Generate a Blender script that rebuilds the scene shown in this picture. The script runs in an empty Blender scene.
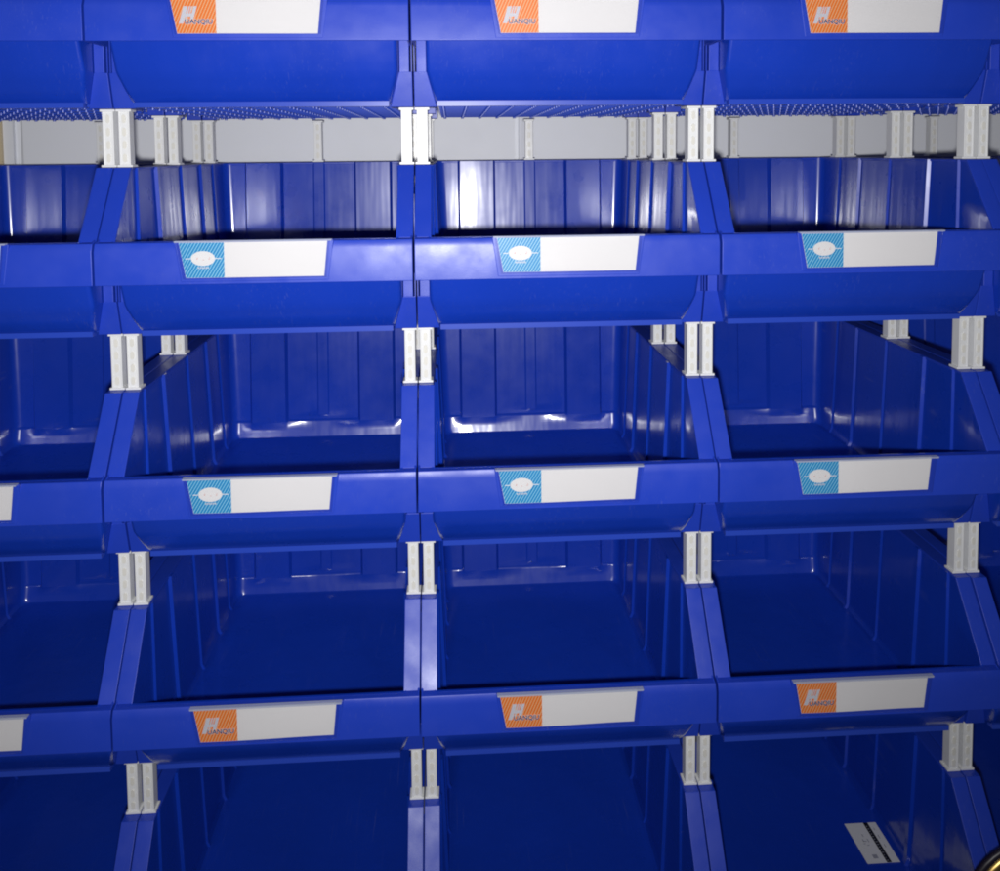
import bpy, bmesh, math, random
from mathutils import Vector, Matrix
random.seed(7)
S = bpy.context.scene
C = S.collection
DG = lambda: bpy.context.evaluated_depsgraph_get()

# ------------------------------------------------------------------ sizes (metres)
W, PITCH, HP = 0.300, 0.2287, 0.0590        # column pitch, row pitch, post height
RIM = PITCH - HP                            # rim top above the bin's foot
Z0 = 4 * PITCH                              # foot of the top row above the foot of the lowest row
HX = 0.1494                                 # half outer width of a bin

# ------------------------------------------------------------------ materials
def new_mat(name):
    m = bpy.data.materials.new(name); m.use_nodes = True
    nt = m.node_tree; b = nt.nodes['Principled BSDF']
    return m, nt, b
def node(nt, t, **kw):
    n = nt.nodes.new(t)
    for k, v in kw.items():
        if k in n.inputs: n.inputs[k].default_value = v
        else: setattr(n, k, v)
    return n
def plastic(name, col, rough, spec=0.5, noise_r=0.0, bump=0.0, bscale=(60, 60, 60), fine=0.0, var=0.06, dust=0.0):
    m, nt, b = new_mat(name); L = nt.links.new
    tc = node(nt, 'ShaderNodeTexCoord')
    oi = node(nt, 'ShaderNodeObjectInfo')
    add = node(nt, 'ShaderNodeVectorMath', operation='ADD')
    sc = node(nt, 'ShaderNodeVectorMath', operation='SCALE'); sc.inputs['Scale'].default_value = 7.0
    cmb = node(nt, 'ShaderNodeCombineXYZ'); 
    for i in range(3): L(oi.outputs['Random'], cmb.inputs[i])
    L(cmb.outputs[0], sc.inputs[0]); L(tc.outputs['Object'], add.inputs[0]); L(sc.outputs[0], add.inputs[1])
    n1 = node(nt, 'ShaderNodeTexNoise', Scale=9.0, Detail=4.0); L(add.outputs[0], n1.inputs['Vector'])
    mix = node(nt, 'ShaderNodeMix', data_type='RGBA')
    mix.inputs['A'].default_value = (*[c * (1 - var) for c in col], 1); mix.inputs['B'].default_value = (*[min(1, c * (1 + var)) for c in col], 1)
    L(n1.outputs['Fac'], mix.inputs['Factor']); base_out = mix.outputs['Result']
    if dust:
        # fine grit plus a few long rubbed scratches, gathered in patches
        g = node(nt, 'ShaderNodeTexNoise', Scale=620.0, Detail=1.0); L(add.outputs[0], g.inputs['Vector'])
        pa = node(nt, 'ShaderNodeTexNoise', Scale=14.0, Detail=3.0); L(add.outputs[0], pa.inputs['Vector'])
        r1 = node(nt, 'ShaderNodeMapRange'); r1.inputs['From Min'].default_value = .66; r1.inputs['From Max'].default_value = .76; L(g.outputs['Fac'], r1.inputs['Value'])
        r2 = node(nt, 'ShaderNodeMapRange'); r2.inputs['From Min'].default_value = .42; r2.inputs['From Max'].default_value = .68; L(pa.outputs['Fac'], r2.inputs['Value'])
        ms = node(nt, 'ShaderNodeMapping'); ms.inputs['Rotation'].default_value = (.2, .35, .5); ms.inputs['Scale'].default_value = (900, 14, 160); L(add.outputs[0], ms.inputs['Vector'])
        ns = node(nt, 'ShaderNodeTexNoise', Scale=1.0, Detail=0.0); L(ms.outputs[0], ns.inputs['Vector'])
        r3 = node(nt, 'ShaderNodeMapRange'); r3.inputs['From Min'].default_value = .74; r3.inputs['From Max'].default_value = .80; L(ns.outputs['Fac'], r3.inputs['Value'])
        mxx = node(nt, 'ShaderNodeMath', operation='MAXIMUM'); L(r1.outputs[0], mxx.inputs[0]); L(r3.outputs[0], mxx.inputs[1])
        mu = node(nt, 'ShaderNodeMath', operation='MULTIPLY'); L(mxx.outputs[0], mu.inputs[0]); L(r2.outputs[0], mu.inputs[1])
        mu2 = node(nt, 'ShaderNodeMath', operation='MULTIPLY'); L(mu.outputs[0], mu2.inputs[0]); mu2.inputs[1].default_value = dust
        md = node(nt, 'ShaderNodeMix', data_type='RGBA'); md.inputs['B'].default_value = (.30, .34, .50, 1); L(base_out, md.inputs['A']); L(mu2.outputs[0], md.inputs['Factor'])
        base_out = md.outputs['Result']
    L(base_out, b.inputs['Base Color'])
    n2 = node(nt, 'ShaderNodeTexNoise', Scale=35.0, Detail=5.0); L(add.outputs[0], n2.inputs['Vector'])
    mr = node(nt, 'ShaderNodeMapRange'); mr.inputs['To Min'].default_value = rough - noise_r; mr.inputs['To Max'].default_value = rough + noise_r
    mr.inputs['From Min'].default_value = 0.3; mr.inputs['From Max'].default_value = 0.7
    L(n2.outputs['Fac'], mr.inputs['Value']); L(mr.outputs['Result'], b.inputs['Roughness'])
    b.inputs['Specular IOR Level'].default_value = spec
    if bump:
        mp = node(nt, 'ShaderNodeMapping'); mp.inputs['Scale'].default_value = bscale; L(add.outputs[0], mp.inputs['Vector'])
        n3 = node(nt, 'ShaderNodeTexNoise', Scale=1.0, Detail=2.0); L(mp.outputs[0], n3.inputs['Vector'])
        bp = node(nt, 'ShaderNodeBump', Strength=1.0, Distance=bump); L(n3.outputs['Fac'], bp.inputs['Height'])
        last = bp
        if fine:
            n4 = node(nt, 'ShaderNodeTexNoise', Scale=1400.0, Detail=2.0); L(add.outputs[0], n4.inputs['Vector'])
            b2 = node(nt, 'ShaderNodeBump', Strength=1.0, Distance=fine); L(n4.outputs['Fac'], b2.inputs['Height']); L(bp.outputs[0], b2.inputs['Normal'])
            last = b2
        L(last.outputs[0], b.inputs['Normal'])
    return m
M_BODY = plastic('glossy_blue_plastic', (0.006, 0.040, 0.44), 0.30, 0.38, 0.05, 0.0006, (40, 40, 4), 0, 0.12, 0.08)
b_ = M_BODY.node_tree.nodes['Principled BSDF']; b_.inputs['Coat Weight'].default_value = 0.85; b_.inputs['Coat Roughness'].default_value = 0.135; b_.inputs['Coat IOR'].default_value = 1.45
M_BODY.node_tree.links.new(M_BODY.node_tree.nodes['Bump'].outputs[0], b_.inputs['Coat Normal'])
M_RIB = plastic('semi_gloss_blue_plastic', (0.02, 0.06, 0.46), 0.31)  # body blue made lighter, so the underside glints come out brighter
M_TRIM = plastic('satin_blue_plastic', (0.013, 0.047, 0.47), 0.40, 0.5, 0.08, 0.0007, (22, 22, 22), 0.00006, 0.12, 0.09)
M_POST = plastic('white_plastic', (0.74, 0.75, 0.76), 0.35, 0.5, 0.05, 0.0003, (80, 80, 80), 0, .08)
M_PAD = plastic('cream_white_plastic', (0.70, 0.69, 0.64), 0.4)  # slightly creamier and darker than the post white
M_GREY = plastic('grey_painted_metal', (0.77, 0.79, 0.84), 0.50, 0.3, 0.03, 0.0003, (8, 8, 5), 0, .02)
M_CREAM = plastic('cream_painted_metal', (0.60, 0.50, 0.33), 0.5)
M_CARD = plastic('white_card', (0.80, 0.775, 0.75), 0.5, 0.4, 0.02, 0.0003, (9, 9, 40), 0, 0.02)
M_BRASS, _, b = new_mat('brass'); b.inputs['Base Color'].default_value = (0.60, 0.42, 0.14, 1); b.inputs['Metallic'].default_value = 1; b.inputs['Roughness'].default_value = 0.35
M_DARK = plastic('dark_rubber', (0.012, 0.008, 0.018), 0.4)
M_STICK = plastic('faded_white_sticker', (0.78, 0.79, 0.80), 0.45)
M_INKK = plastic('black_ink', (0.012, 0.012, 0.014), 0.4)
M_INKB = plastic('navy_ink', (0.03, 0.03, 0.14), 0.5)
M_INKR = plastic('red_ink', (0.60, 0.22, 0.18), 0.5)
M_INKG = plastic('grey_ink', (0.35, 0.36, 0.42), 0.5)
M_SILV = plastic('silver_ink', (0.62, 0.62, 0.66), 0.35)

def striped(name, base, stripe, period, duty, slope):
    m, nt, b = new_mat(name); L = nt.links.new
    tc = node(nt, 'ShaderNodeTexCoord'); sx = node(nt, 'ShaderNodeSeparateXYZ'); L(tc.outputs['Object'], sx.inputs[0])
    mu = node(nt, 'ShaderNodeMath', operation='MULTIPLY'); mu.inputs[1].default_value = slope; L(sx.outputs['Z'], mu.inputs[0])
    su = node(nt, 'ShaderNodeMath', operation='SUBTRACT'); L(sx.outputs['X'], su.inputs[0]); L(mu.outputs[0], su.inputs[1])
    dv = node(nt, 'ShaderNodeMath', operation='DIVIDE'); dv.inputs[1].default_value = period; L(su.outputs[0], dv.inputs[0])
    fr = node(nt, 'ShaderNodeMath', operation='FRACT'); L(dv.outputs[0], fr.inputs[0])
    lt = node(nt, 'ShaderNodeMath', operation='LESS_THAN'); lt.inputs[1].default_value = duty; L(fr.outputs[0], lt.inputs[0])
    mix = node(nt, 'ShaderNodeMix', data_type='RGBA'); mix.inputs['A'].default_value = (*base, 1); mix.inputs['B'].default_value = (*stripe, 1)
    L(lt.outputs[0], mix.inputs['Factor']); L(mix.outputs['Result'], b.inputs['Base Color']); b.inputs['Roughness'].default_value = 0.45
    return m
M_ORANGE = striped('orange_striped_print', (0.84, 0.19, 0.02), (0.84, 0.48, 0.24), 0.0030, 0.30, 0.45)
M_CYAN = striped('cyan_striped_print', (0.0, 0.25, 0.56), (0.30, 0.62, 0.74), 0.0030, 0.30, 0.60)

# clear acrylic of the label holders: transparent with a fresnel gloss
M_CLEAR = bpy.data.materials.new('clear_acrylic'); M_CLEAR.use_nodes = True
nt = M_CLEAR.node_tree; nt.nodes.clear()
o_ = node(nt, 'ShaderNodeOutputMaterial'); tr = node(nt, 'ShaderNodeBsdfTransparent'); tr.inputs['Color'].default_value = (0.965, 0.97, 0.985, 1)
gl = node(nt, 'ShaderNodeBsdfGlossy', Roughness=0.12); lw = node(nt, 'ShaderNodeLayerWeight', Blend=0.5)
pw = node(nt, 'ShaderNodeMath', operation='POWER'); pw.inputs[1].default_value = 5; nt.links.new(lw.outputs['Facing'], pw.inputs[0])
fr = node(nt, 'ShaderNodeMath', operation='MULTIPLY_ADD'); fr.inputs[1].default_value = .9; fr.inputs[2].default_value = .04; nt.links.new(pw.outputs[0], fr.inputs[0])
mx = node(nt, 'ShaderNodeMixShader')
nt.links.new(fr.outputs[0], mx.inputs[0]); nt.links.new(tr.outputs[0], mx.inputs[1]); nt.links.new(gl.outputs[0], mx.inputs[2]); nt.links.new(mx.outputs[0], o_.inputs[0])
M_EDGE, nt, b = new_mat('clear_acrylic_edge')
b.inputs['Base Color'].default_value = (0.55, 0.60, 0.78, 1); b.inputs['Roughness'].default_value = 0.2; b.inputs['Alpha'].default_value = 0.5

# ------------------------------------------------------------------ mesh helpers
def box(bm, x0, x1, y0, y1, z0, z1):
    vs = [bm.verts.new(p) for p in ((x0,y0,z0),(x1,y0,z0),(x1,y1,z0),(x0,y1,z0),(x0,y0,z1),(x1,y0,z1),(x1,y1,z1),(x0,y1,z1))]
    for f in ((3,2,1,0),(4,5,6,7),(0,1,5,4),(1,2,6,5),(2,3,7,6),(3,0,4,7)): bm.faces.new([vs[i] for i in f])
def prism(bm, pts, axis, a, b):
    """polygon pts extruded along axis ('x': pts are y,z ; 'y': pts are x,z ; 'z': pts are x,y)"""
    def P(p, t): return (t, p[0], p[1]) if axis == 'x' else (p[0], t, p[1]) if axis == 'y' else (p[0], p[1], t)
    A = [bm.verts.new(P(p, a)) for p in pts]; B = [bm.verts.new(P(p, b)) for p in pts]; n = len(pts)
    bm.faces.new(A); bm.faces.new(list(reversed(B)))
    for i in range(n): bm.faces.new([A[i], B[i], B[(i+1) % n], A[(i+1) % n]])
def link(name, bm, mat, parent=None, bevel=0, smooth=False, fix=True):
    if fix: bmesh.ops.recalc_face_normals(bm, faces=bm.faces)
    me = bpy.data.meshes.new(name); bm.to_mesh(me); bm.free(); me.materials.append(mat)
    o = bpy.data.objects.new(name, me); C.objects.link(o)
    if parent: o.parent = parent
    if bevel:
        for p in me.polygons: p.use_smooth = True
        md = o.modifiers.new('bevel', 'BEVEL'); md.width = bevel; md.segments = 2; md.limit_method = 'ANGLE'; md.angle_limit = math.radians(25)
        wn = o.modifiers.new('wn', 'WEIGHTED_NORMAL'); wn.mode = 'FACE_AREA'; wn.weight = 100; wn.keep_sharp = False
        bake(o)
    if smooth:
        for p in o.data.polygons: p.use_smooth = True
        o.data.set_sharp_from_angle(angle=math.radians(40))
    return o
def bake(o):
    me = bpy.data.meshes.new_from_object(o.evaluated_get(DG())); nm = o.data.name
    o.modifiers.clear(); old = o.data; o.data = me; bpy.data.meshes.remove(old); me.name = nm
def thing(name, label, cat, loc, group=None):
    o = bpy.data.objects.new(name, None); C.objects.link(o); o.location = loc; o.empty_display_size = 0.02
    o['label'] = label; o['category'] = cat
    if group: o['group'] = group
    return o
def copy_tree(o, parent=None, skip=()):
    c = o.copy(); C.objects.link(c); c.parent = parent
    for ch in list(o.children):
        if ch.name.split('.')[0] not in skip: copy_tree(ch, c, skip)
    return c
def text_mesh(txt, size, off=0.0, shear=0.0, extrude=0.0001):
    cu = bpy.data.curves.new('t', 'FONT'); cu.body = txt; cu.size = size; cu.shear = shear; cu.extrude = extrude; cu.offset = off
    o = bpy.data.objects.new('t', cu); C.objects.link(o)
    me = bpy.data.meshes.new_from_object(o.evaluated_get(DG())); bpy.data.objects.remove(o); bpy.data.curves.remove(cu)
    me.transform(Matrix.Rotation(math.radians(90), 4, 'X'))
    return me

# ------------------------------------------------------------------ the bin (origin: centre, front post plane, foot)
def lerp(a, b, t): return a + (b - a) * max(0, min(1, t))
def piece(z, tab):
    for (z0, v0), (z1, v1) in zip(tab, tab[1:]):
        if z <= z1: return lerp(v0, v1, (z - z0) / (z1 - z0))
    return tab[-1][1]
ZF = 0.0065
FRONT = [(ZF, -0.0105), (0.010, -0.0150), (0.018, -0.0215), (0.030, -0.0290), (0.036, -0.0320), (0.060, -0.0415), (0.080, -0.0480), (0.0998, -0.0560), (0.175, -0.0570)]
BACK = [(ZF, 0.3205), (0.0078, 0.3228), (0.0285, 0.3298), (0.0305, 0.3320), (0.175, 0.3410)]
def loop(z):
    yf, yb = piece(z, FRONT), piece(z, BACK)
    hw = lerp(0.1275, 0.1340, (z - ZF) / (RIM - ZF))
    r = 0.012; rf = lerp(0.003, 0.0012, (z - ZF) / 0.05)
    k = lerp(0.0, 1.0, (z - ZF) / 0.006)          # cove at the floor
    hw -= 0.0025 * (1 - k); yf += 0.0 
    pts = []
    def side(yc, w, h): return [(yc - w/2 - .0018, 0), (yc - w/2, h), (yc + w/2, h), (yc + w/2 + .0018, 0)]
    feats = side(0.006, .0030, .0022) + side(0.0645, .0065, .0034) + side(0.150, .0030, .0022) + side(0.2275, .0045, .0030) + side(0.285, .0030, .002)
    def hx(y): return lerp(lerp(0.1240, 0.1334, z / 0.035), hw, (y - 0.0) / 0.06)
    def clampy(y, h):
        lo, hi = yf + rf, yb - r
        return (min(max(y, lo), hi), h if lo < y < hi else 0)
    rs = [clampy(y, h) for y, h in feats]
    # right side, front to back
    for y, h in rs: pts.append((hx(y) - h, y))
    for i in range(1, 7):                          # back right corner
        a = math.radians(15 * i); pts.append((hw - r + r * math.cos(a), yb - r + r * math.sin(a)))
    chan = lerp(0.3255, 0.3335, (z - 0.0) / 0.175)
    bx = []
    for s in (1, -1):
        for x in ((.1035, .1000, .0530, .0495) if s == 1 else (.0495, .0530, .1000, .1035)):
            inn = x in (.1000, .0530)
            bx.append((s * x, min(yb, chan) if inn else yb))
        if s == 1:
            for x, d in ((.0085, 0), (.0065, 1), (-.0065, 1), (-.0085, 0)):
                bx.append((x, yb - (0.0014 * d if z > 0.036 else 0)))
    pts += bx
    for i in range(0, 6):
        a = math.radians(90 + 15 * i); pts.append((-hw + r + r * math.cos(a), yb - r + r * math.sin(a)))
    for y, h in reversed(rs): pts.append((-hx(y) + h, y))
    for i in range(1, 7):
        a = math.radians(180 + 15 * i); pts.append((-hx(yf) + rf + rf * math.cos(a), yf + rf + rf * math.sin(a)))
    for x in (-.06, 0, .06): pts.append((x, yf))
    for i in range(0, 6):
        a = math.radians(270 + 15 * i); pts.append((hx(yf) - rf + rf * math.cos(a), yf + rf + rf * math.sin(a)))
    return pts
def make_body():
    bm = bmesh.new()
    zs = [ZF, 0.0070, 0.0078, 0.010, 0.0125, 0.015, 0.018, 0.021, 0.024, 0.027, 0.0285, 0.0305, 0.0340, 0.0362, 0.045, 0.060, 0.080, 0.0998, 0.125, 0.150, RIM - 0.0006]
    rings = [[bm.verts.new((x, y, z)) for x, y in loop(z)] for z in zs]
    n = len(rings[0])
    for a, b in zip(rings, rings[1:]):
        for i in range(n):
            j = (i + 1) % n
            bm.faces.new([a[j], a[i], b[i], b[j]])   # normals point into the cavity
    bm.faces.new(rings[0])                            # floor, normal up
    co, no = Vector((0, -0.057, 0.0998)), Vector((0, -(RIM - 0.0998), 0.048)).normalized()
    bmesh.ops.bisect_plane(bm, geom=bm.verts[:] + bm.edges[:] + bm.faces[:], plane_co=co - no * 0.0008, plane_no=no, clear_outer=True)
    o = link('body', bm, M_BODY, fix=False)
    md = o.modifiers.new('s', 'SOLIDIFY'); md.thickness = 0.0028; md.offset = -1; md.use_even_offset = False
    bake(o)
    bm = bmesh.new(); bm.from_mesh(o.data); nbody = len(bm.faces)
    # underside grid of stiffening ribs
    def ridge(p0, p1, w, z0, z1):
        d = Vector((p1[0]-p0[0], p1[1]-p0[1])).normalized(); n = Vector((-d.y, d.x)) * w
        prof = [(-1, z1), (-.35, z0 + .0003), (0, z0), (.35, z0 + .0003), (1, z1)]
        A = [bm.verts.new((p0[0] + n.x*k, p0[1] + n.y*k, z)) for k, z in prof]; B = [bm.verts.new((p1[0] + n.x*k, p1[1] + n.y*k, z)) for k, z in prof]
        for i in range(len(prof) - 1): bm.faces.new([A[i], A[i+1], B[i+1], B[i]])
    for i in range(11):
        x = -0.12 + 0.024 * i; ridge((x, -.008), (x, .316), .0014, .0012, .0050)
    for i in range(16):
        y = 0.002 + 0.0205 * i; ridge((-.125, y), (.125, y), .0012, .0016, .0052)
        for k in range(11):
            x = -0.12 + 0.024 * k; bmesh.ops.create_cone(bm, cap_ends=True, segments=16, radius1=.0018, radius2=.0020, depth=.0040, matrix=Matrix.Translation((x, y, .0018)))  # studs added at the crossings, shaped to catch the flash as glints
    box(bm, -.1258, .1258, -0.0150, -0.0060, 0.0003, 0.0056)   # front bottom bead
    me = o.data
    for f in list(bm.faces)[nbody:]: f.material_index = 1
    bm.to_mesh(me); bm.free(); me.materials.append(M_RIB)
    for p in me.polygons: p.use_smooth = True
    me.set_sharp_from_angle(angle=math.radians(32))
    return o
def make_brackets(parent):
    for s in (-1, 1):
        bm = bmesh.new()
        # foot that flares out over the post, with the narrow web above it
        y0, y1 = -0.0125, 0.020
        A = [(s*HX, -.0040, 0), (s*.1265, -.0040, 0), (s*.1265, y1, 0), (s*HX, y1, 0)]
        B = [(s*HX, -.0130, .035), (s*.1360, -.0130, .035), (s*.1362, y1, .035), (s*HX, y1, .035)]
        va = [bm.verts.new(p) for p in A]; vb = [bm.verts.new(p) for p in B]
        bm.faces.new(va); bm.faces.new(vb)
        for i in range(4): bm.faces.new([va[i], va[(i+1) % 4], vb[(i+1) % 4], vb[i]])
        x0, x1 = sorted((s*.1466, s*.1364))
        link('corner_foot', bm, M_TRIM, parent, bevel=0.0007); bm = bmesh.new()
        prism(bm, [(-.0129, .0345), (y1 - .002, .0345), (y1 - .002, .140), (-.0129, .140)], 'x', x0, x1)
        link('corner_web', bm, M_TRIM, parent, bevel=0.0007); bm = bmesh.new()
        x0, x1 = sorted((s*.1492, s*.1482)); box(bm, x0, x1, -.0105, y1 - .003, .034, .14)   # thin outer fin in the seam
        link('seam_fin', bm, M_TRIM, parent)
        for y in (0.150, 0.3006):                                                        # feet over the rear posts
            bm = bmesh.new(); x0, x1 = sorted((s*HX, s*.1305)); box(bm, x0, x1, y, y + .017, 0, .018)
            link('rear_foot', bm, M_TRIM, parent, bevel=.0006)
def make_rim(parent):
    bm = bmesh.new()
    def strip(x0, x1, t, drop):
        d = Vector((0.042, RIM - 0.0998)).normalized(); n = Vector((d.y, -d.x))     # below-left of the slope
        top = [(-0.057, 0.0999), (-0.009, RIM), (0.352, RIM)]
        low = [(0.352, RIM - t), (-0.009 + t * 0.55, RIM - t), (-0.057 + t * .9, 0.0999 - t * .25)]
        prism(bm, top + low, 'x', x0, x1)
    for s in (-1, 1):
        x0, x1 = sorted((s * 0.1330, s * HX)); strip(x0, x1, 0.0030, 0)
        x0, x1 = sorted((s * 0.1479, s * (HX - .0002))); strip(x0, x1, 0.0120, 0)
    box(bm, -0.1335, 0.1335, 0.3400, 0.3518, RIM - 0.003, RIM - 0.0002)
    box(bm, -0.148, 0.148, 0.3500, 0.3517, RIM - 0.014, RIM - 0.0025)
    link('rim', bm, M_TRIM, parent, bevel=0.0006)
def make_lip(parent):
    bm = bmesh.new()
    prof = [(-.0558, .0997), (-.0642, .0993), (-.0673, .0915), (-.0673, .0592), (-.0648, .0592), (-.0648, .0905), (-.0630, .0960), (-.0558, .0962)]
    prism(bm, prof, 'x', -HX + .0003, HX - .0003)
    for s in (-1, 1):
        x0, x1 = sorted((s * (HX - .0004), s * (HX - .0024)))
        prism(bm, [(-.0670, .0596), (-.0670, .0912), (-.0640, .0990), (-.0520, .1035), (-.0240, .1400), (-.0180, .0600)], 'x', x0, x1)
    # raised seat behind the label
    a = [(-.0745, .1000), (.0745, .1000), (.0690, .0618), (-.0690, .0618)]
    prism(bm, a, 'y', -.0677, -.0640)
    return link('front_lip', bm, M_TRIM, parent, bevel=0.0007)
CT, CB = 0.0995, 0.0660                            # label card top and bottom
def xl(z): return lerp(-.0640, -.0700, (z - CB) / (CT - CB))
def xr(z): return lerp(.0650, .0685, (z - CB) / (CT - CB))
def make_holder(parent):
    bm = bmesh.new()
    prism(bm, [(-.0722, CT + .0002), (.0712, CT + .0002), (.0675, CB - .0012), (-.0662, CB - .0012)], 'y', -.0768, -.0762)
    h = link('label_holder', bm, M_CLEAR, parent)
    bm = bmesh.new()
    prism(bm, [(-.0738, CT + .0017), (.0735, CT + .0017), (.0729, CT + .0001), (-.0732, CT + .0001)], 'y', -.0778, -.0724)     # top edge
    e = link('holder_edge', bm, M_EDGE, h, bevel=.0003)
    return h
XS = -0.0280                                       # where the coloured panel ends
def make_card(kind, parent):
    bm = bmesh.new()
    # very slightly bowed sheet, 0.4 mm thick
    n = 24
    def yy(x): return -.0742 - .0006 * math.sin((x + .07) * 38)
    rows = [(CB, 0), (CT, 0)]
    vf, vb = [], []
    for z in (CB, CT):
        f = []; g = []
        for i in range(n + 1):
            x = lerp(xl(z), xr(z), i / n); f.append(bm.verts.new((x, yy(x), z))); g.append(bm.verts.new((x, yy(x) + .0004, z)))
        vf.append(f); vb.append(g)
    for i in range(n):
        bm.faces.new([vf[0][i], vf[0][i+1], vf[1][i+1], vf[1][i]]); bm.faces.new([vb[1][i], vb[1][i+1], vb[0][i+1], vb[0][i]])
        bm.faces.new([vf[1][i], vf[1][i+1], vb[1][i+1], vb[1][i]]); bm.faces.new([vb[0][i], vb[0][i+1], vf[0][i+1], vf[0][i]])
    for i in (0, n): bm.faces.new([vf[0][i], vf[1][i], vb[1][i], vb[0][i]])
    c = link('label_card', bm, M_CARD, parent)
    bm = bmesh.new(); m = 6; lo = []; hi = []
    for i in range(m + 1):
        x = lerp(xl(CB) + .0002, XS, i / m); lo.append(bm.verts.new((x, yy(x) - .0001, CB + .0002)))
        x = lerp(xl(CT) + .0002, XS, i / m); hi.append(bm.verts.new((x, yy(x) - .0001, CT - .0002)))
    for i in range(m): bm.faces.new([lo[i], lo[i+1], hi[i+1], hi[i]])
    link('printed_panel', bm, M_ORANGE if kind == 'orange' else M_CYAN, c)
    Y = -.0752
    def add(bm_or_me, mat, name, x=0, z=0, y=Y):
        if isinstance(bm_or_me, bpy.types.Mesh):
            me = bm_or_me; me.transform(Matrix.Translation((x, y, z))); me.materials.clear(); me.materials.append(mat); me.name = name
            o = bpy.data.objects.new(name, me); C.objects.link(o); o.parent = c; return o
        return link(name, bm_or_me, mat, c)
    if kind == 'orange':
        # slanted double-stroked H
        bm = bmesh.new()
        def stroke(x0, x1, z0, z1, dy, sh=.30): 
            prism(bm, [(x0 + sh*(z0 - .078), z0), (x1 + sh*(z0 - .078), z0), (x1 + sh*(z1 - .078), z1), (x0 + sh*(z1 - .078), z1)], 'y', Y - dy, Y)
        stroke(-.0612, -.0570, .0750, .0910, .0001); stroke(-.0562, -.0548, .0775, .0910, .0001)
        stroke(-.0520, -.0488, .0790, .0910, .0001); stroke(-.0541, -.0530, .0825, .0910, .0001); stroke(-.0585, -.0500, .0815, .0845, .00016)
        add(bm, M_SILV, 'emblem_letter')
        add(text_mesh('UANQIU', .0066, .00035), M_CARD, 'lettering_outline', -.0567, .0746, Y - .0003)
        o = add(text_mesh('UANQIU', .0066, .00008), M_INKB, 'lettering', -.0567, .0746, Y - .0005)
    else:
        bm = bmesh.new()
        def ring(cx, cz, a, b, nn=40): return [(cx + a * math.cos(t * 2 * math.pi / nn), cz + b * math.sin(t * 2 * math.pi / nn)) for t in range(nn)]
        prism(bm, ring(-.0475, .0845, .0112, .0070), 'y', Y - .00015, Y)
        prism(bm, [(-.0640, .0840), (-.0590, .0840), (-.0590, .0848), (-.0640, .0848)], 'y', Y - .0001, Y)
        prism(bm, [(-.0362, .0840), (-.0305, .0840), (-.0305, .0848), (-.0362, .0848)], 'y', Y - .0001, Y)
        add(bm, M_CARD, 'emblem_oval')
        bm = bmesh.new()
        def hollow(cx, cz, a, b, t):
            R = ring(cx, cz, a, b, 24); r_ = ring(cx, cz, a - t, b - t, 24)
            A = [bm.verts.new((x, Y - .0003, z)) for x, z in R]; B = [bm.verts.new((x, Y - .0003, z)) for x, z in r_]
            for i in range(24): bm.faces.new([A[i], A[(i+1) % 24], B[(i+1) % 24], B[i]])
        for x, z, w_, h_ in ((-.0535, .0840, .0010, .0008), (-.0528, .0850, .0006, .0006), (-.0424, .0838, .0011, .0007), (-.0416, .0851, .0007, .0006), (-.0478, .0832, .0012, .0004)):
            prism(bm, [(x, z), (x + w_, z - .0002), (x + w_ * .8, z + h_), (x + w_ * .2, z + h_ * .8)], 'y', Y - .00035, Y - .0002)
        add(bm, M_INKR, 'emblem_mark')
        bm = bmesh.new()
        for i in range(6):
            x = -.0525 + i * .0018; prism(bm, [(x, .0748), (x + .0012, .0748), (x + .0012, .0766), (x, .0766)], 'y', Y - .00015, Y)
        add(bm, M_SILV, 'small_print')
    return c

CAT = 'storage bin'; GB = 'blue storage bins stacked in rows'
rows = ['top', 'second', 'third', 'fourth', 'bottom']
cols = ['far left, cut off by the picture edge', 'left of the three full columns', 'middle of the three full columns', 'right of the three full columns', 'far right, only a sliver showing']
def bin_label(j, r):
    k = {0: 'orange-logo label', 1: 'blue oval-logo label', 2: 'blue oval-logo label', 3: 'orange-logo label', 4: None}[r]
    c = cols[j]
    if j == 0 and k: k = 'white label end'
    if j == 4: k = None
    row = {0: 'top row', 1: 'second row', 2: 'third row', 3: 'fourth row', 4: 'bottom row'}[r]
    if j == 3 and r == 4: return 'blue bin with a sticker on its floor, bottom row, right full column'
    return f"blue bin{' with ' + k if k else ''}, {row}, {c}"
protos = {}
for kind in ('orange', 'cyan'):
    t = thing('storage_bin', 'x', CAT, (0, 0, 0), GB)
    if kind == 'orange':
        b = make_body(); b.parent = t; make_brackets(t); make_rim(t); make_lip(t); make_holder(t)
    else:
        for ch in list(protos['orange'].children):
            if ch.name.split('.')[0] != 'label_card': copy_tree(ch, t)
    make_card(kind, t)
    for ch in t.children:                           # seat card and holder against the lip
        if ch.name.split('.')[0] in ('label_card', 'label_holder'): ch.location.y = .0056
    protos[kind] = t
used = set()
for r in range(5):
    for j in range(5):
        kind = 'orange' if r in (0, 3, 4) else 'cyan'
        if kind in used: o = copy_tree(protos[kind])
        else: o = protos[kind]; used.add(kind)
        o.location = ((j - 2) * W + 0.15 - 0.0 + random.uniform(-.0003, .0003), random.uniform(-.0012, .0012), Z0 - r * PITCH)
        o.rotation_euler.z = math.radians(random.uniform(-.08, .08))
        o['label'] = bin_label(j, r)
        for ch in o.children:
            if ch.name.split('.')[0] == 'label_card':
                ch.rotation_euler.y = math.radians(random.uniform(-.35, .35)); ch.location = (random.uniform(-.0006, .0006), .0056, random.uniform(-.0004, .0002))

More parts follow.
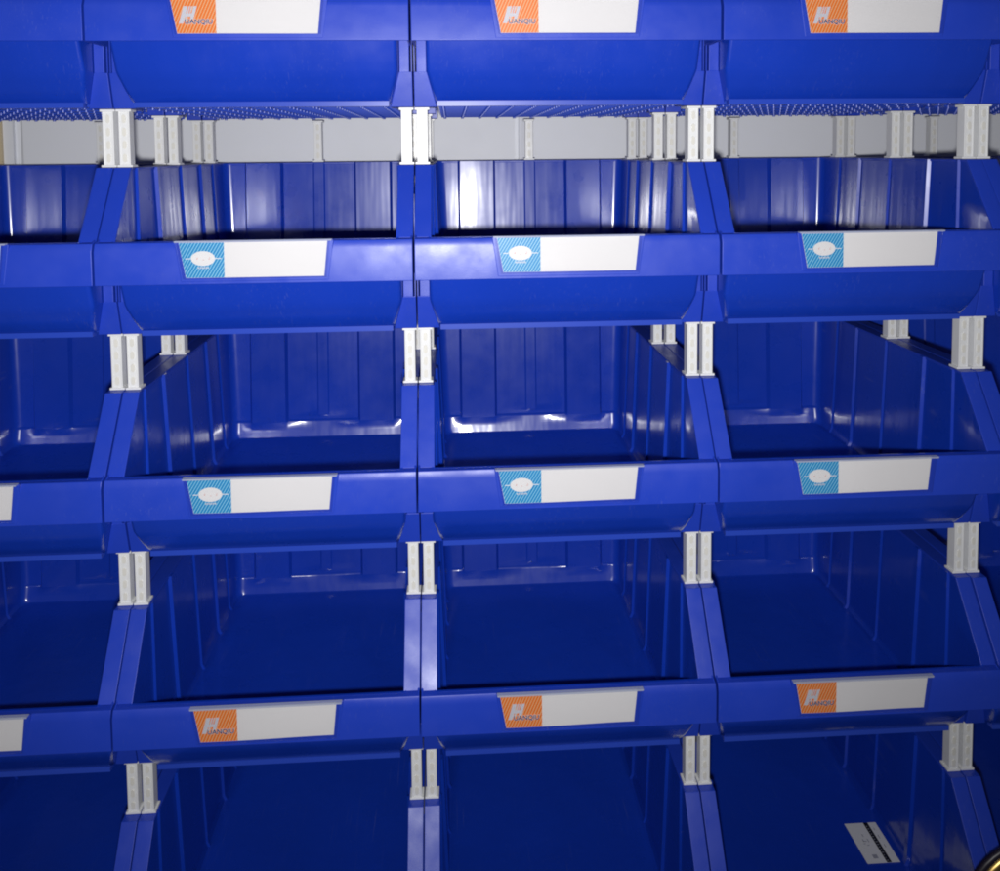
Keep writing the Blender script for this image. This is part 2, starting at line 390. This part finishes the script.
# ------------------------------------------------------------------ the white posts
def make_post():
    t = thing('spacer_post', 'x', 'spacer post', (0, 0, 0), 'x')
    bm = bmesh.new()
    h = HP; w = .0054; d0, d1 = .0010, .0135
    # H-shaped body: core with two front ridges
    box(bm, -w + .0014, w - .0014, d0 + .0005, d1, .0024, h - .0024)
    box(bm, -w, -w + .0016, d0, d1 + .0005, .0022, h - .0022); box(bm, w - .0016, w, d0, d1 + .0005, .0022, h - .0022)
    link('post_body', bm, M_POST, t, bevel=.0003)
    for i in range(4):                             # long pads in the channel
        bm = bmesh.new()
        z = .0095 + i * .0132
        pts = [(-.0019, z - .0030), (0, z - .0046), (.0019, z - .0030), (.0019, z + .0030), (0, z + .0046), (-.0019, z + .0030)]
        prism(bm, pts, 'y', d0 - .0003, d0 + .0010)
        link('pad', bm, M_PAD, t, bevel=.0002)
    for z0, z1 in ((.0003, .0027), (h - .0027, h - .0003)):
        bm = bmesh.new(); box(bm, -.0075, .0075, 0, .0155, z0, z1); link('end_flange', bm, M_POST, t, bevel=.0004)
    return t
P0 = make_post(); first = True
seamword = {-1: 'left of the left full column', 0: 'between left and middle columns', 1: 'between middle and right columns', 2: 'right of the right full column'}
def put(x, y, r, label, group):
    global first
    o = P0 if first else copy_tree(P0); first = False
    o.location = (x, y, Z0 - r * PITCH + RIM); o.rotation_euler.z = math.radians(random.uniform(-1.2, 1.2))
    o['label'] = label; o['group'] = group
for r in range(1, 5):                              # post stands on the rim of row r
    above = rows[r - 1]
    for sj in (-1, 0, 1, 2):
        for depth, yy_ in (('front', 0.0), ('middle', 0.151), ('rear', 0.3016)):
            if depth == 'middle' and r > 2: continue
            if depth == 'rear' and r > 1: continue
            for s, sd in ((-1, 'left'), (1, 'right')):
                put(sj * W + s * .0081, yy_ + random.uniform(-.0006, .0006), r,
                    f"{sd} post of {depth} white pair under {above} row, {seamword[sj]}", f"white spacer posts standing between the bins")
for j, w_ in ((-2, 'far left'), (-1, 'left full'), (0, 'middle full'), (1, 'right full'), (2, 'far right')):
    put(j * W + .15, .3365, 1, f"single pale post at the back centre of the {w_} bin column, under top row", "single posts at the back of the bins")

# ------------------------------------------------------------------ grey panel behind
t = thing('back_panel', 'pale grey metal panel with vertical folds behind the bins, seen under the top row', 'wall panel', (0, 0.40, 0))
bm = bmesh.new()
path = []                                          # plan outline in x, y with folds
for xf, w_ in ((-1.10, .014), (-.5985, .014), (.134, .014), (.634, .012), (1.2, .012)):
    path += [(xf, .40), (xf + .0005, .407), (xf + w_*.42, .407), (xf + w_*.46, .401), (xf + w_*.7, .4018), (xf + w_, .3995)]
path = [(-1.6, .40)] + path + [(1.6, .40)]
A = [bm.verts.new((x, y - .40, -.06)) for x, y in path]; B = [bm.verts.new((x, y - .40, 1.35)) for x, y in path]
A2 = [bm.verts.new((x, .006, -.06)) for x, y in (path[0], path[-1])]; B2 = [bm.verts.new((x, .006, 1.35)) for x, y in (path[0], path[-1])]
for i in range(len(path) - 1): bm.faces.new([A[i], A[i+1], B[i+1], B[i]])
bm.faces.new([A2[1], A2[0], B2[0], B2[1]]); bm.faces.new([A[0], B[0], B2[0], A2[0]]); bm.faces.new([A[-1], A2[1], B2[1], B[-1]])
bm.faces.new(B + [B2[1], B2[0]]); bm.faces.new(list(reversed(A)) + [A2[0], A2[1]])
link('panel', bm, M_GREY, t)
bm = bmesh.new(); box(bm, -.640, -.6125, -.006, -.0005, -.06, 1.35); link('edge_strip', bm, M_CREAM, t)

# ------------------------------------------------------------------ sticker on a bin floor
t = thing('floor_sticker', 'small white sticker with a black stripe lying in the bottom right bin', 'sticker', (.5485, .0955, ZF + .0008))
bm = bmesh.new(); box(bm, -.0203, .0203, -.0305, .0305, 0, .0003); link('paper', bm, M_STICK, t)
bm = bmesh.new(); box(bm, .0040, .0098, -.0304, .0304, .0003, .0005)
link('black_stripe', bm, M_INKK, t)
bm = bmesh.new()
for i in range(14): box(bm, .0052, .0056 + .0028 * random.random(), -.028 + i*.004, -.0272 + i*.004, .0005, .0006)
link('stripe_print', bm, M_INKG, t)
bm = bmesh.new()
for x, y, w_, h_ in ((-.006, .011, .0012, .004), (-.007, .002, .004, .0012), (-.009, .0035, .0012, .004), (-.003, .003, .0012, .005), (-.006, -.004, .003, .001), (-.0095, -.0015, .003, .001), (-.006, -.021, .006, .006), (.0135, .020, .001, .004), (.0135, .008, .001, .006), (.014, -.006, .001, .005)):
    box(bm, x - w_/2, x + w_/2, y - h_/2, y + h_/2, .0003, .0004)
link('faint_print', bm, M_INKG, t)

# ------------------------------------------------------------------ brass-coloured thing poking in at the lower right corner
def tube(bm, pts, rad, n=14):
    rings = []
    for i, p in enumerate(pts):
        p = Vector(p); a = Vector(pts[max(0, i-1)]); b_ = Vector(pts[min(len(pts)-1, i+1)]); d = (b_ - a).normalized()
        u = d.cross(Vector((0, 1, 0))).normalized(); v = d.cross(u)
        rr = rad if not callable(rad) else rad(i / (len(pts) - 1))
        rings.append([bm.verts.new(p + (u * math.cos(2*math.pi*k/n) + v * math.sin(2*math.pi*k/n)) * rr) for k in range(n)])
    for A, B in zip(rings, rings[1:]):
        for k in range(n): bm.faces.new([A[k], A[(k+1) % n], B[(k+1) % n], B[k]])
    bm.faces.new(rings[0]); bm.faces.new(rings[-1])
t = thing('metal_hook', 'brass and black curved hook poking in at the lower right corner', 'hook', (.5705, -.12, .1545))
def arc(r, a0, a1, cx=.029, cz=-.032, n=16): return [(cx + r * math.cos(math.radians(lerp(a0, a1, i/n))), 0, cz + r * math.sin(math.radians(lerp(a0, a1, i/n)))) for i in range(n + 1)]
bm = bmesh.new(); tube(bm, arc(.058, 70, 200), .0050); link('brass_arc', bm, M_BRASS, t, smooth=True)
bm = bmesh.new(); tube(bm, arc(.0665, 72, 200), .0038); link('rubber_sleeve', bm, M_DARK, t, smooth=True)

# ------------------------------------------------------------------ light: the camera's own flash plus a dim room
ZC = Z0 - 0.0464
cam = bpy.data.cameras.new('camera'); co = bpy.data.objects.new('camera', cam); C.objects.link(co); S.camera = co
co.location = (0.0359, -0.8812, ZC); co.rotation_euler = (1.5086, 0.0090, -0.0584)
cam.sensor_fit = 'HORIZONTAL'; cam.sensor_width = 36; cam.lens = 30.6
cam.shift_x = 0.0006; cam.shift_y = -0.2309; cam.clip_start = .01; cam.clip_end = 50

fl = bpy.data.lights.new('flash', 'SPOT'); fo = bpy.data.objects.new('flash', fl); C.objects.link(fo)
fo.location = (0.030, -0.884, ZC - .030)
tgt = Vector((-0.01, 0.0, ZC - .02)); fo.rotation_euler = (tgt - fo.location).to_track_quat('-Z', 'Y').to_euler()
fl.energy = 40; fl.spot_size = math.radians(138); fl.spot_blend = 1.0; fl.shadow_soft_size = .010; fl.color = (1.0, .985, .97)

wd = bpy.data.worlds.new('World'); S.world = wd; wd.use_nodes = True
wd.node_tree.nodes['Background'].inputs['Color'].default_value = (0.55, 0.58, 0.70, 1); wd.node_tree.nodes['Background'].inputs['Strength'].default_value = 0.07

S.view_settings.view_transform = 'Standard'; S.view_settings.look = 'None'; S.view_settings.exposure = 0; S.view_settings.gamma = 1
S.render.engine = 'CYCLES'
S.cycles.pixel_filter_type = 'BLACKMAN_HARRIS'; S.cycles.filter_width = 2.0
S.cycles.max_bounces = 8; S.cycles.transparent_max_bounces = 12
S.cycles.sample_clamp_indirect = 4
S.render.resolution_x = 1024; S.render.resolution_y = 892
